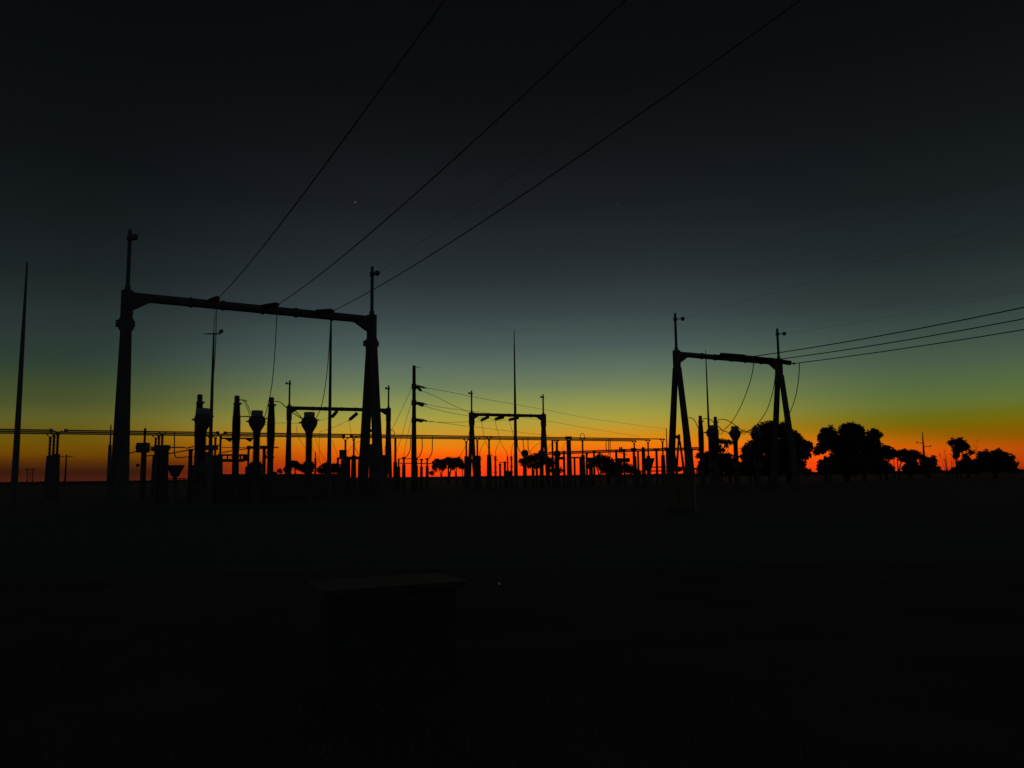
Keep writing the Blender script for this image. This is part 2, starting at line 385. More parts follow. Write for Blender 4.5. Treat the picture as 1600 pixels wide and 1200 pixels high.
# wood pole with strain insulators
PD = 98.0
pt = P(647, 571, PD); pole = thing('utility_pole', 'tall single pole with three pairs of slanting insulators, left of the small middle gantry', 'pole', (pt.x, PD, 0))
part(pole, 'shaft', MB().lathe([(.36, 0), (.33, 4), (.24, 10), (.2, pt.z - .1), (.12, pt.z)], n=14), WOOD)
for py in (603.5, 629, 656):
    z = P(647, py, PD).z
    part(pole, 'pole_band', MB().lathe([(.3, z - .35), (.31, z - .3), (.31, z + .25), (.28, z + .3)], n=14).box((.35, -.1, z), (.3, .12, .12)), STEEL)
part(pole, 'top_bracket', MB().beam((0, 0, pt.z - .1), (.75, -.3, pt.z - .35), .06, .06).ball((.78, -.3, pt.z - .36), .05), STEEL)
gp = 'insulators on the tall single pole'
for a, b, dd, lab in [((650, 602.5), (664, 606), 0, 'upper outer'), ((650, 603.5), (658, 610.5), -3, 'upper inner'), ((650, 628.5), (664.5, 631.5), 0, 'middle outer'),
                  ((650, 629.5), (661, 634), -3, 'middle inner'), ((650, 655), (665, 657.2), 0, 'lower outer'), ((650, 656), (659, 658.5), -3, 'lower inner')]:
    string(P(*a, PD), P(*b, PD + dd + .5), .17, '%s insulator reaching right from the tall single pole' % lab, gp)
gl = 'thin wires between the single pole and the yard'
def wires(lst, r=.02):
    for pts, lab in lst: wire(seq(*pts), r, lab, gl)
wires([
 ([(664, 606, 98.5), (700, 612, 112), (760, 624, 130), (840, 638, 160), (930, 655, 190), (1040, 670, 230)], 'topmost thin wire running right from the single pole to a far thin post'),
 ([(658, 610.5, 95.5), (680, 619, 104), (705, 632, 115), (730, 643, 125), (751.5, 656.8, 130.5)], 'thin wire from the pole down to the left insulator of the small middle gantry'),
 ([(664.5, 631.5, 98.5), (700, 638, 112), (760, 645, 135), (850, 657, 165), (930, 671, 200), (1000, 682, 240)], 'thin wire crossing behind the small middle gantry from the middle insulator'),
 ([(661, 634, 95.5), (690, 642, 106), (720, 648, 118), (750, 652, 128), (773, 655, 132)], 'thin wire from the middle inner insulator to the middle gantry insulator'),
 ([(665, 657.2, 98.5), (700, 662, 112), (740, 667, 130), (800, 674, 150), (860, 681, 170)], 'lowest thin wire leaving the single pole just above the busbars'),
 ([(659, 658.5, 95.5), (700, 660, 108), (735, 659, 120), (770, 657.5, 128), (795, 656, 132)], 'thin sagging wire from the lower inner insulator to the right gantry insulator')], .026)
wires([
 ([(644, 605, 98), (630, 635, 96), (618, 660, 95), (606, 684, 94), (600, 706, 93)], 'long curved wire falling left from the top of the single pole'),
 ([(643, 629, 98), (635, 655, 96), (628, 680, 95), (620, 705, 94)], 'curved wire falling left from the middle of the single pole'),
 ([(643, 656, 98), (637, 680, 96), (632, 705, 95), (631, 718, 94)], 'short curved wire falling left from the lower band of the single pole')], .022)
wires([
 ([(518.5, 652, 116), (495, 658, 112), (470, 661.5, 108), (432, 661, 104), (395, 668, 100)], 'thin wire running left behind the third bulb transformer'),
 ([(545.5, 656.5, 117), (520, 668, 112), (500, 674.5, 109)], 'thin wire ending at a small knot right of the third bulb transformer'),
 ([(545.5, 656.5, 117), (547, 668, 114), (552, 690, 110), (560, 710, 107)], 'thin dropper below the right insulator of the second gantry'),
 ([(500, 674.5, 109), (499, 690, 108), (498.5, 722, 107)], 'straight thin dropper right of the third bulb transformer'),
 ([(492, 682, 109), (500, 705, 108), (511, 722, 107)], 'slack thin wire crossing right of the third bulb transformer'),
 ([(487, 698, 109), (494, 712, 108), (503, 728, 107)], 'lower slack thin wire right of the third bulb transformer'),
 ([(463, 665, 109), (464, 675, 108), (469, 688, 107), (477, 700, 106)], 'slanting thin wire left of the third bulb transformer'),
 ([(519, 688, 100), (524, 702, 100), (529, 716, 100)], 'short slanting wire right of the thin dark pole'),
 ([(562, 689, 100), (551, 696, 100), (543, 706, 100)], 'short bowed wire at the boxed post near the second gantry'),
 ([(552, 696, 100), (556, 703, 100), (561, 712, 100)], 'short slanting wire beside the leg of the nearest gantry')], .022)
wires([
 ([(751.5, 656.8, 130.5), (754, 668, 127), (757, 684, 122), (758.5, 690, 120)], 'left dropper of the small middle gantry'),
 ([(773, 655, 132), (776, 668, 128), (780, 682, 123), (781.3, 688, 121)], 'middle dropper of the small middle gantry'),
 ([(795, 656, 132), (799, 668, 128), (803, 685, 122), (804, 690, 120)], 'right dropper of the small middle gantry'),
 ([(758.5, 690, 120), (753, 698, 113), (750, 706, 108), (749.8, 713.5, 105)], 'left looped tail onto the first disc post'),
 ([(781.3, 688, 121), (777, 697, 113), (774.5, 705, 108), (774, 713.5, 105)], 'middle looped tail onto the second disc post'),
 ([(781.3, 688, 121), (786, 698, 115), (791, 706, 110), (793, 713, 107)], 'slanting tail onto the pointed post'),
 ([(804, 690, 120), (800.5, 697, 113), (799.3, 706, 108), (799, 713.5, 105)], 'right looped tail onto the third disc post'),
 ([(758.5, 690, 120), (762, 698, 116), (768, 710, 112), (779, 722, 108)], 'slanting tail passing behind the concrete post'),
 ([(716, 716, 118), (724, 704, 118), (731, 686, 119), (735, 662, 121)], 'thin wire curving up to the left post of the small middle gantry'),
 ([(828, 706, 118), (833, 700, 118), (840, 694, 118), (848, 691, 118)], 'bowed jumper right of the round-headed transformer'),
 ([(856, 701, 118), (861, 695, 118), (866, 692, 118), (870, 691, 118)], 'bowed jumper right of the small middle gantry'),
 ([(877, 708, 118), (880, 698, 118), (884, 692, 118), (888, 691, 118)], 'bowed jumper left of the thick tapered post')], .03)

# ------------------------------------------------------------------ tubular busbars
BZ = 6.2
Bs = Pz(0, 671, BZ); Be = Pz(1035, 686, BZ); bd = (Be - Bs).normalized(); bn = Vector((-bd.y, bd.x, 0)); BL = (Be - Bs).length
bang = math.atan2(bd.y, bd.x)
def busP(k, s, z=BZ): p = Bs + bd * s + bn * (3.05 * k); return Vector((p.x, p.y, z))
def busS(k, px):                                # distance along phase k where it is seen at column px
    lo, hi = -30, 110
    for _ in range(50):
        mid = (lo + hi) / 2; d = busP(k, mid) - CAM; x = 800 + d.dot(RIGHT) * F / d.dot(FWD)
        if x < px: lo = mid
        else: hi = mid
    return lo
gb = 'three parallel tubular busbars'
names = ['nearest of the three long horizontal busbar tubes', 'middle of the three long horizontal busbar tubes', 'farthest of the three long horizontal busbar tubes']
gaps = [[(80, 103), (340, 352)], [(537, 549)], []]
for k in range(3):
    t = thing('busbar', names[k], 'busbar', busP(k, 0), bang, gb)
    cuts = [-14.0]
    for a, b in gaps[k]: cuts += [busS(k, a), busS(k, b)]
    cuts += [BL + .3]
    for i in range(0, len(cuts), 2):
        part(t, 'tube', MB().tube((cuts[i], 0, 0), (cuts[i + 1], 0, 0), .068, .068, 12), ALU)
    for i in range(1, len(cuts) - 1, 2):        # flexible link bridging each joint
        a, b = cuts[i], cuts[i + 1]; mb = MB()
        for yy in (-.06, .06): mb.path([(a - .1, yy, .02), (a + (b - a) * .25, yy, -.13), (a + (b - a) * .75, yy, -.13), (b + .1, yy, .02)], .03, 6)
        for q in (a, b): mb.box((q, 0, 0), (.3, .24, .24))
        part(t, 'flexible_link', mb, ALU)
    for px in ((612, 910) if k == 0 else ()):
        s = busS(k, px); mb = MB()
        pts = [Vector((s + .32 * math.cos(a), 0, .22 + .36 * math.sin(a))) for a in [math.radians(q) for q in range(-60, 241, 15)]]
        part(t, 'corona_ring', mb.path(pts, .035, 6), ALU)
        
# support trios under the busbars
gsup = 'posts carrying the three busbars'
def make_support(label, loc):
    t = thing('busbar_support', label, 'busbar support', loc, bang, gsup)
    part(t, 'concrete_post', MB().lathe([(.32, 0), (.3, 2), (.25, 4.0), (.25, 4.05)], n=12), CONC)
    part(t, 'insulator', MB().lathe(sheds(4.05, 5.75, .09, .15, .13), n=12), PORC)
    part(t, 'clamp', MB().lathe([(.13, 5.72), (.13, 5.85), (.07, 5.9)], n=10).beam((-.28, 0, 6.08), (0, 0, 5.84), .07, .07).beam((.28, 0, 6.08), (0, 0, 5.84), .07, .07).box((-.28, 0, 6.12), (.12, .3, .14)).box((.28, 0, 6.12), (.12, .3, .14)), STEEL)
    return t
stations = [((91, 85, 79), 'at the far left behind the big gantry post'), (254, 'between the box-headed post and the funnel'), (345, 'just right of the floodlight pole'), (443, 'behind the second gantry left post'),
            (567, 'behind the right post of the nearest gantry'), (764, 'at the small middle gantry'), (910, 'right of the small middle gantry'), (1035, 'at the right end of the busbars')]
proto = None
for px, where in stations:
    s = None if isinstance(px, tuple) else busS(0, px)
    for k, w_ in enumerate(('nearest', 'middle', 'farthest')):
        if px == 443 : continue
        loc = busP(k, busS(k, px[k]) if s is None else s, 0); lab = '%s post of the busbar support trio %s' % (w_, where)
        if proto is None: proto = make_support(lab, loc)
        else: dup(proto, lab, loc, bang)

# tubular drops from the busbars
gd = 'bent tubes dropping from the busbars'
def drop(k, px, pts, label, r=.055):
    p0 = busP(k, busS(k, px)); D = p0.y
    return wire([p0] + [P(x, y, D) for x, y in pts], r, label, gd, ALU, 'drop_tube', 'tube')
drop(0, 272.5, [(272.5, 690), (272.5, 706), (274.5, 714), (280, 715), (297, 713.5)], 'square-bent tube dropping from the busbar beside the funnel')
drop(2, 641.5, [(641.5, 690), (641, 702), (637, 711), (631.5, 716)], 'left of three curved drop tubes beside the single pole')
drop(1, 659.5, [(659.5, 690), (659.5, 702), (656, 712), (650, 717)], 'middle of three curved drop tubes beside the single pole')
drop(0, 675.5, [(675.5, 692), (675, 706), (671.5, 714), (668, 718)], 'right of three curved drop tubes beside the single pole')
drop(1, 817.5, [(817.5, 692), (819, 704)], 'straight drop tube onto the round-headed transformer')
drop(0, 825, [(825, 692), (825.5, 702), (829, 709), (833, 713)], 'bent drop tube right of the round-headed transformer')
drop(2, 808.5, [(808.8, 696), (811, 703), (815, 708.5)], 'bent drop tube left of the round-headed transformer')
drop(2, 947, [(947, 695), (947.5, 706)], 'left of three straight drop tubes above the low round tree')
drop(1, 951, [(951, 695), (951, 711)], 'middle of three straight drop tubes above the low round tree')
drop(0, 953.3, [(953.3, 695), (953.5, 714)], 'right of three straight drop tubes above the low round tree')

# ------------------------------------------------------------------ bulb-headed current transformers
def make_ct(label, loc):
    z = CTZ; t = thing('current_transformer', label, 'transformer', loc, 0, 'bulb-headed current transformers')
    part(t, 'pedestal', MB().lathe([(.4, 0), (.38, .1), (.27, .12), (.25, 2.0), (.36, 2.02), (.36, 2.12)], n=14), CONC)
    part(t, 'base_tank', MB().box((0, 0, 2.42), (.6, .6, .6), .08).box((.36, 0, 2.4), (.14, .3, .34)), GREY)
    part(t, 'insulator', MB().lathe(sheds(2.72, z - 1.42, .2, .27, .11), n=16), PORC)
    part(t, 'bulb_head', MB().lathe([(.24, z - 1.5), (.26, z - 1.4), (.36, z - 1.22), (.49, z - 1.0), (.56, z - .78), (.56, z - .66), (.48, z - .44), (.4, z - .38), (.385, z - .36)], n=20), GREY)
    part(t, 'expansion_cap', MB().lathe([(.37, z - .36), (.375, z - .04), (.35, z)], n=20), ALU)
    part(t, 'terminal', MB().beam((-.53, 0, z - .72), (-.72, 0, z - .72), .1, .1).beam((.5, 0, z - .62), (.66, 0, z - .5), .08, .08), ALU)
    return t
cts = [((318, 638), 'left bulb-headed transformer half hidden behind the tall capped column'), ((402, 641.5), 'middle bulb-headed transformer standing between two tall capped columns'),
       ((483.5, 644), 'third bulb-headed transformer, alone right of the second gantry left post'), ((1112, 664.5), 'bulb-headed transformer under the thin mast by the right-hand gantry'),
       ((1148, 666), 'bulb-headed transformer standing free left of the big round tree'), ((1181, 667.5), 'bulb-headed transformer half sunk behind the big round tree')]
ct0 = None
for (x, y), lab in cts:
    p = Pz(x, y, CTZ); loc = (p.x, p.y, 0)
    ct0 = make_ct(lab, loc) if ct0 is None else dup(ct0, lab, loc) and ct0
# tall capped columns
KZ = 7.7
def make_col(label, loc):
    z = KZ; t = thing('capped_column', label, 'surge arrester', loc, 0, 'tall capped porcelain columns')
    part(t, 'support_post', MB().lathe([(.34, 0), (.3, .3), (.25, .35), (.22, 3.1), (.29, 3.15), (.29, 3.25)], n=14), CONC)
    part(t, 'porcelain_body', MB().lathe(sheds(3.25, 4.6, .21, .26, .1, .28, .33) + sheds(4.6, z - 2.0, .28, .33, .1, .28, .33) + sheds(z - 2.0, z - .72, .28, .33, .1, .2, .24), n=16), PORC)
    part(t, 'cap', MB().lathe([(.24, z - .72), (.24, z - .55), (.18, z - .5), (.19, z - .15), (.17, z - .05), (.1, z)], n=16).box((.26, 0, z - .6), (.14, .2, .12)), GREY)
    return t
col0 = None
for (x, y), lab in [((312.5, 616), 'left tall capped column, overlapping the first bulb transformer'), ((370.5, 618), 'middle tall capped column left of the middle bulb transformer'),
                ((424.5, 620.5), 'right tall capped column between two bulb transformers'), ((1070.5, 648), 'tall capped column hidden by the splayed leg of the right-hand gantry'),
                ((1094, 649.5), 'tall capped column just right of the splayed leg of the right-hand gantry'), ((1117.5, 651), 'tall capped column touching the thin mast by the right-hand gantry')]:
    p = Pz(x, y, KZ); loc = (p.x, p.y, 0)
    col0 = make_col(lab, loc) if col0 is None else dup(col0, lab, loc) and col0
# connections between columns and bulbs
kD = [Dz(x, y, KZ) for x, y in ((370.5, 618), (424.5, 620.5), (1070.5, 648), (1094, 649.5), (1117.5, 651))]
gc = 'jumpers linking columns and bulb transformers'
wire(seq((374, 625, kD[0]), (380, 625, kD[0]), (386, 627, kD[0])), .04, 'short stub on the middle capped column', gc, ALU, 'terminal_bar', 'bar')
wire(seq((380, 626, kD[0]), (384, 632, 55.5), (387.5, 641, ctD[1] + 1), (390.5, 651, ctD[1])), .022, 'left strand of the slanting twin jumper onto the middle bulb transformer', gc)
wire(seq((383, 626, kD[0]), (387, 633, 55.5), (390.5, 642, ctD[1] + 1), (393.5, 650, ctD[1])), .022, 'right strand of the slanting twin jumper onto the middle bulb transformer', gc)
wire(seq((374, 650.5, kD[0]), (392, 651, ctD[1])), .045, 'straight bar from the middle capped column to the middle bulb transformer', gc, ALU, 'terminal_bar', 'bar')
wire(seq((429, 628, kD[1]), (434, 627, 56), (440, 630, 56), (450, 639, 55.5), (462, 648, 55), (474, 655.5, ctD[2])), .03, 'bowed jumper from the right capped column to the third bulb transformer', gc)
wire(seq((462, 643, 56), (468, 649, 55.5), (475, 657, ctD[2])), .03, 'second strand of the bowed jumper at the third bulb transformer', gc)
wire(seq((1074, 653, kD[2]), (1080, 653, 81), (1086, 658, 80), (1090.5, 668, 79), (1097, 675, 78), (1105, 675, 77)), .04, 'bowed jumper between the splayed gantry leg and its first capped column', gc)
wire(seq((1097, 655, kD[3]), (1104, 654, 81), (1112, 657, 80), (1122, 666, 79), (1130, 673, 78), (1141, 676, 77)), .04, 'bowed jumper passing behind the thin mast', gc)
wire(seq((1121, 656.5, kD[4]), (1130, 655, 81), (1141, 659, 80), (1152, 667, 79), (1162, 674, 78), (1175, 676.5, 77)), .04, 'bowed jumper arching over the free bulb transformer', gc)
wire(seq((1155, 675, 77), (1165, 675, 77), (1174, 670.5, 77)), .035, 'short jumper right of the free bulb transformer', gc)
for x in (1126, 1162):
    p = P(x, 675, 77)
    mb = MB().path([p + Vector((.22 * math.cos(a), 0, .22 * math.sin(a))) for a in [math.radians(q) for q in range(0, 361, 30)]], .03, 6)
    single('wire_spacer', mb, ALU, 'small ring spacer hanging from the jumper %s' % ('beside the thin mast' if x < 1140 else 'by the big round tree'), 'spacer', 'ring spacers on jumpers')

# ------------------------------------------------------------------ masts and poles
def mast(name, label, px, py, D, prof_px, mt=STEEL, group=None, cat='mast', n=12):
    """prof_px: list of (py, full width in photo pixels) from top to bottom"""
    p = P(px, py, D); t = thing(name, label, cat, (p.x, D, 0), 0, group); prof = []
    for y, w in prof_px: prof.append((w * D / F / 2, max(0, P(px, y, D).z)))
    prof = sorted([(r, z) for r, z in prof], key=lambda q: q[1]); prof = [(prof[0][0], 0)] + [q for q in prof if q[1] > .01]
    part(t, 'shaft', MB().lathe(prof, n=n), mt)
    part(t, 'footing', MB().lathe([(prof[0][0] * 1.8, 0), (prof[0][0] * 1.8, .2), (prof[0][0] * 1.5, .26)], n=n), CONC)
    return t
gm = 'tall lightning masts'
mast('lightning_mast', 'leaning-looking tall dark mast at the far left edge', 42.5, 410, 50, [(410, 2.5), (470, 4.2), (530, 6), (600, 7.2), (670, 8.5), (755, 10)], group=gm)
mast('lightning_mast', 'tallest thin mast rising right of centre through the small middle gantry', 803.3, 515, 80, [(515, 1), (545, 2), (600, 3), (660, 4.5), (745, 6)], group=gm)
mast('lightning_mast', 'thin mast just right of the third bulb transformer, reaching the nearest gantry beam', 517.5, 484, 60, [(484, 2.5), (540, 3.6), (640, 5), (745, 7.5)], group=gm)
mast('lightning_mast', 'thin mast crossing the right-hand gantry beam above a bulb transformer', 1102.5, 547, 79, [(547, 1), (570, 1.8), (620, 2.6), (666, 3.5), (735, 4)], group=gm)
fl = mast('floodlight_pole', 'slim pole with crossarm and floodlight under the nearest gantry beam', 335, 492, 49, [(492, .8), (519, 1.2), (521, 2.6), (600, 4.5), (745, 6.5)], cat='lamp post')
k = MB(); z = P(335, 521.5, 49).z
k.beam((-.42, 0, z), (.42, 0, z), .06, .07); arm = part(fl, 'crossarm', k, STEEL)
part(fl, 'floodlight', MB().beam((.36, 0, z), (.5, -.02, z + .12), .05, .05).add([(.36, -.12, z + .02), (.56, -.12, z + .12), (.5, -.12, z + .28), (.36, -.12, z + .16), (.36, .12, z + .02), (.56, .12, z + .12), (.5, .12, z + .28), (.36, .12, z + .16)], [(0, 1, 2, 3), (7, 6, 5, 4), (0, 4, 5, 1), (1, 5, 6, 2), (2, 6, 7, 3), (3, 7, 4, 0)]), GREY)
part(fl, 'end_bracket', MB().beam((-.42, 0, z - .02), (-.62, 0, z + .03), .04, .05), STEEL)

mast('thin_post', 'thin post just left of the thickest gantry leg, poking above the busbars', 173.5, 664, 74, [(664, 1.6), (695, 2.6), (696, 5), (752, 6)], cat='post')
mast('thin_post', 'thin dark post between the busbar end and the right-hand gantry leg', 1041, 669, 120, [(669, 1.2), (699, 1.8), (700, 4), (742, 5)], cat='post')

# far poles with crossarms
p = P(103.8, 710, 250); t = thing('power_pole', 'small distant power pole with one crossarm, left of the big gantry post', 'power pole', (p.x, 250, 0), 0, 'far power poles')
part(t, 'shaft', MB().lathe([(.3, 0), (.2, p.z - .2), (.1, p.z)], n=8), WOOD)
part(t, 'crossarm', MB().beam((-1.9, 0, p.z - .75), (1.9, 0, p.z - .75), .15, .22), WOOD)
for x in (-1.8, -.9, .9, 1.8): part(t, 'pin_insulator', MB().lathe([(.06, p.z - .64), (.12, p.z - .45), (.05, p.z - .3)], (x, 0, 0), n=6), PORC)
D = 190; p = P(1441.2, 675, D); t = thing('power_pole', 'far power pole with three staggered arms rising among the trees at right', 'power pole', (p.x, D, 0), 0, 'far power poles')
part(t, 'shaft', MB().lathe([(.28, 0), (.26, 4), (.18, p.z - 2.5), (.07, p.z)], n=8), WOOD)
for y, sg in ((692, -1), (698, 1), (706.5, -1)):
    z = P(1443, y, D).z; a = MB().beam((0, 0, z), (sg * 1.7, -.3, z + (.06 if sg > 0 else 0)), .12, .14)
    ar = part(t, 'arm', a, STEEL); part(ar, 'pin_insulator', MB().lathe([(.08, z + .05), (.15, z + .12), (.06, z + .4)], (sg * 1.6, -.28, 0), n=6), PORC)
D = 420; p = P(47.5, 731, D); t = thing('transmission_tower', 'faint distant H-frame tower low on the left horizon', 'tower', (p.x, D, 0))
for x in (-1.5, 1.5): part(t, 'leg', MB().tube((x, 0, 0), (x, 0, p.z), .22, .16, 8), WOOD)
part(t, 'crossarm', MB().beam((-3.2, 0, p.z - .8), (3.2, 0, p.z - .8), .2, .3), WOOD)
part(t, 'brace', MB().beam((-1.5, 0, 1.2), (1.5, 0, p.z - 1.4), .12, .12).beam((1.5, .15, 1.2), (-1.5, .15, p.z - 1.4), .12, .12), WOOD)

# ------------------------------------------------------------------ smaller yard equipment
def box_post(name, label, cat, px, py_top, D, post, boxes, rods=(), group=None, mt=CONC, bmt=GREY):
    """post: (top py, width px); boxes: (x0,y0,x1,y1) in photo pixels; rods: (x, y0, y1, width px)"""
    p = P(px, py_top, D); t = thing(name, label, cat, (p.x, D, 0), 0, group); s = D / F
    zt = P(px, post[0], D).z
    part(t, 'post', MB().lathe([(post[1] * s * .56, 0), (post[1] * s * .5, zt)], n=12), mt)
    for x0, y0, x1, y1 in boxes:
        a = P(x0, y0, D); b = P(x1, y1, D)
        part(t, 'housing', MB().box(((a.x + b.x) / 2 - p.x, 0, (a.z + b.z) / 2), (b.x - a.x, max(.3, (b.x - a.x) * .8), a.z - b.z), .04), bmt)
    for x, y0, y1, w in rods:
        a = P(x, y0, D); b = P(x, y1, D); r = w * s / 2; b.z = max(b.z, 0)
        part(t, 'insulator', MB().lathe([(q[0], q[1]) for q in sheds(b.z, a.z, r * .62, r, max(.12, r * .6))], (a.x - p.x, 0, 0), n=12), PORC)
    return t
# left block
box_post('boxed_post', 'post with a square box and a rod through the busbars, beside the big gantry leg', 'switch', 226.5, 668, 62, (707, 8), [(215.5, 692, 231.5, 707), (213, 696, 216, 702)],
         [(226.8, 669, 692, 4.4)])
p = P(215, 727, 62); single('small_lamp', MB().ball(p, .13).beam(p, p + Vector((.35, 0, .0)), .05, .05), GREY, 'small knob lamp on the left side of the boxed post', 'lamp')
D = 58; p = P(254, 694, D); t = thing('disconnector', 'broad dark three-legged disconnector block left of the funnel', 'disconnector', (p.x, D, 0)); s = D / F
for x in (246.5, 253.8, 260.6):
    q = P(x, 700, D); part(t, 'leg', MB().lathe([(.17, 0), (.15, q.z)], (q.x - p.x, 0, 0), n=12), CONC)
a = P(243, 695, D); b = P(264, 702, D)
part(t, 'crossbeam', MB().box(((a.x + b.x) / 2 - p.x, 0, (a.z + b.z) / 2 - .03), (b.x - a.x, .5, a.z - b.z)), STEEL)
part(t, 'operating_box', MB().box((a.x - p.x - .12, 0, a.z - .3), (.3, .3, .32), .05), GREY)
part(t, 'cable_duct', MB().box((.0, .25, 1.9), (.62, .22, 3.8)), STEEL)
gx = 'slim connection bars between yard apparatus'
def bar(pts, r, label): return wire(seq(*pts), r, label, gx, ALU, 'connection_bar', 'bar', False)
bar([(196, 710, 62), (216, 704.5, 62)], .045, 'slanting bar between the big gantry leg and the boxed post')
bar([(231, 703.5, 62), (244, 699, 59)], .045, 'slanting bar from the boxed post up to the three-legged block')
bar([(228, 712.5, 61), (245, 711, 59)], .045, 'short level bar under the box of the boxed post')
bar([(231, 697.5, 61), (243, 699.5, 58)], .04, 'short upper bar between boxed post and three-legged block')
bar([(264, 699, 58), (289, 699, 58)], .05, 'level bar pointing right from the three-legged block')
bar([(263, 709, 58), (302, 702, 60), (313, 700, 60)], .045, 'long slanting bar passing above the funnel')
bar([(290, 700.5, 62), (306, 697, 62), (345, 696, 63)], .05, 'bar running behind the left capped column')
bar([(347, 699, 66), (392, 699.5, 66)], .035, 'upper thin bar behind the middle capped column')
bar([(347, 707, 66), (365, 704, 66), (390, 700.5, 66)], .045, 'slanting bar behind the middle capped column')
bar([(425, 698.8, 57), (435, 699.3, 57)], .05, 'short stub bar right of the right capped column')
bar([(344, 684.8, 78), (398, 685, 80)], .09, 'short dark bar just under the busbars, between two capped columns')
for x, lab in ((357, 'left'), (388.5, 'right')):
    p = P(x, 688, 78.5); single('bar_clamp', MB().add([p + Vector(v) for v in ((-.45, -.1, .2), (.45, -.1, .2), (.15, -.1, -.16), (-.45, .1, .2), (.45, .1, .2), (.15, .1, -.16))], [(0, 1, 2), (5, 4, 3), (0, 3, 4, 1), (1, 4, 5, 2), (2, 5, 3, 0)]), STEEL,
       '%s wedge clamp under the short dark bar' % lab, 'clamp', 'wedge clamps under the dark bar')
# funnel
def funnel(label, x0, x1, y0, y1, xb, D):
    c_ = P((x0 + x1) / 2, y0, D); s = D / F; zb = P(xb, y1, D).z; w = (x1 - x0) * s / 2
    t = thing('funnel_hopper', label, 'hopper', (c_.x, D, 0), 0, 'funnel shaped hoppers')
    part(t, 'hopper', MB().frustum(max(zb, .8), w * .36, c_.z - .06, w * .97), GREY); part(t, 'rim', MB().box((0, 0, c_.z - .03), (w * 2, w * 2, .08)), STEEL)
    part(t, 'stem', MB().lathe([(w * .4, 0), (w * .3, .15), (w * .28, max(zb, .8) + .02)], n=10), STEEL)
funnel('dark funnel-shaped hopper low under the busbars, left part of the yard', 263.8, 284.5, 727, 745, 273, 56)
bar([(258, 748.2, 56), (300, 748, 58)], .04, 'low level rail just above the ground behind the funnel')
box_post('short_post', 'short thick post with a flat cap right of the funnel', 'post', 298, 702, 60, (703, 6), [(295, 701.5, 301.5, 704.5)])
# low wall
a = G(302, 58); b = G(542, 78); mb = MB()
def wallseg(a, b, h, th):
    d = (b - a).normalized(); n = Vector((-d.y, d.x, 0)) * th / 2
    return [(a - n), (b - n), (b + n), (a + n)]
q = wallseg(a, b, 2, .25); h = 1.98
wall = thing('low_wall', 'long low level concrete wall behind the bulb transformers', 'wall', (a.x, a.y, 0), math.atan2(b.y - a.y, b.x - a.x))
Lw = (b - a).length; npan = 9
for i in range(npan):
    x0 = Lw * i / npan; x1 = Lw * (i + 1) / npan
    part(wall, 'panel', MB().box(((x0 + x1) / 2, 0, h / 2), (x1 - x0 - .03, .16, h)), CONC)
    part(wall, 'wall_post', MB().box((x0, 0, h / 2 - .01), (.16, .3, h - .02)), CONC)
box_post('box_base', 'squat dark plinth at the foot of the middle bulb transformer', 'plinth', 392, 726, 60, (740, 8), [(386, 729, 409, 744), (390, 724, 404, 730)])
box_post('kiosk_post', 'broad dark cabinet standing behind the left capped column', 'cabinet', 318, 720, 57, (744, 10), [(303, 727, 326, 748), (306, 706, 323, 728)])
box_post('kiosk_post', 'slender dark cabinet between left capped column and floodlight pole', 'cabinet', 327, 716, 58, (744, 5), [(323.5, 697, 339, 703), (327, 703, 331, 744)])
# platform frame between left and middle columns
D = 64; p = P(362, 711, D); t = thing('switch_frame', 'low two-rail switch frame crossing behind the middle capped column', 'frame', (p.x, D, 0))
def lp(x, y): q = P(x, y, D); return Vector((q.x - p.x, 0, q.z))
part(t, 'upper_rail', MB().beam(lp(340, 711), lp(386.5, 711), .12, .14), STEEL)
part(t, 'lower_rail', MB().beam(lp(338, 719.5), lp(381, 719.5), .2, .24), STEEL)
for x, y0, y1 in ((346, 711, 719), (355.5, 711, 719), (366, 711, 719), (385.5, 711, 720), (376, 711, 719)):
    part(t, 'strut', MB().beam(lp(x, y0), lp(x, y1), .1, .1), STEEL)
for x in (344, 371): part(t, 'leg', MB().tube(lp(x, 719) * 1, Vector((lp(x, 719).x, 0, 0)), .12, .14, 10), STEEL)
part(t, 'box', MB().box(lp(383, 715.5), (.3, .3, .5)), GREY)
box_post('capped_post', 'T-capped post between the middle bulb transformer and the right capped column', 'post', 413, 696, 63, (699, 5.2), [(407, 696.5, 418, 701.5)])
box_post('knob_post', 'post with a round knob at its top left of the middle bulb transformer', 'post', 388.5, 697, 65, (702, 3.2), [(386.5, 696.5, 391, 702.5), (391, 697.5, 397, 701)])
bar([(415, 718, 62), (417.5, 705, 62), (418.8, 701, 62)], .03, 'slanting thin rod beside the T-capped post')

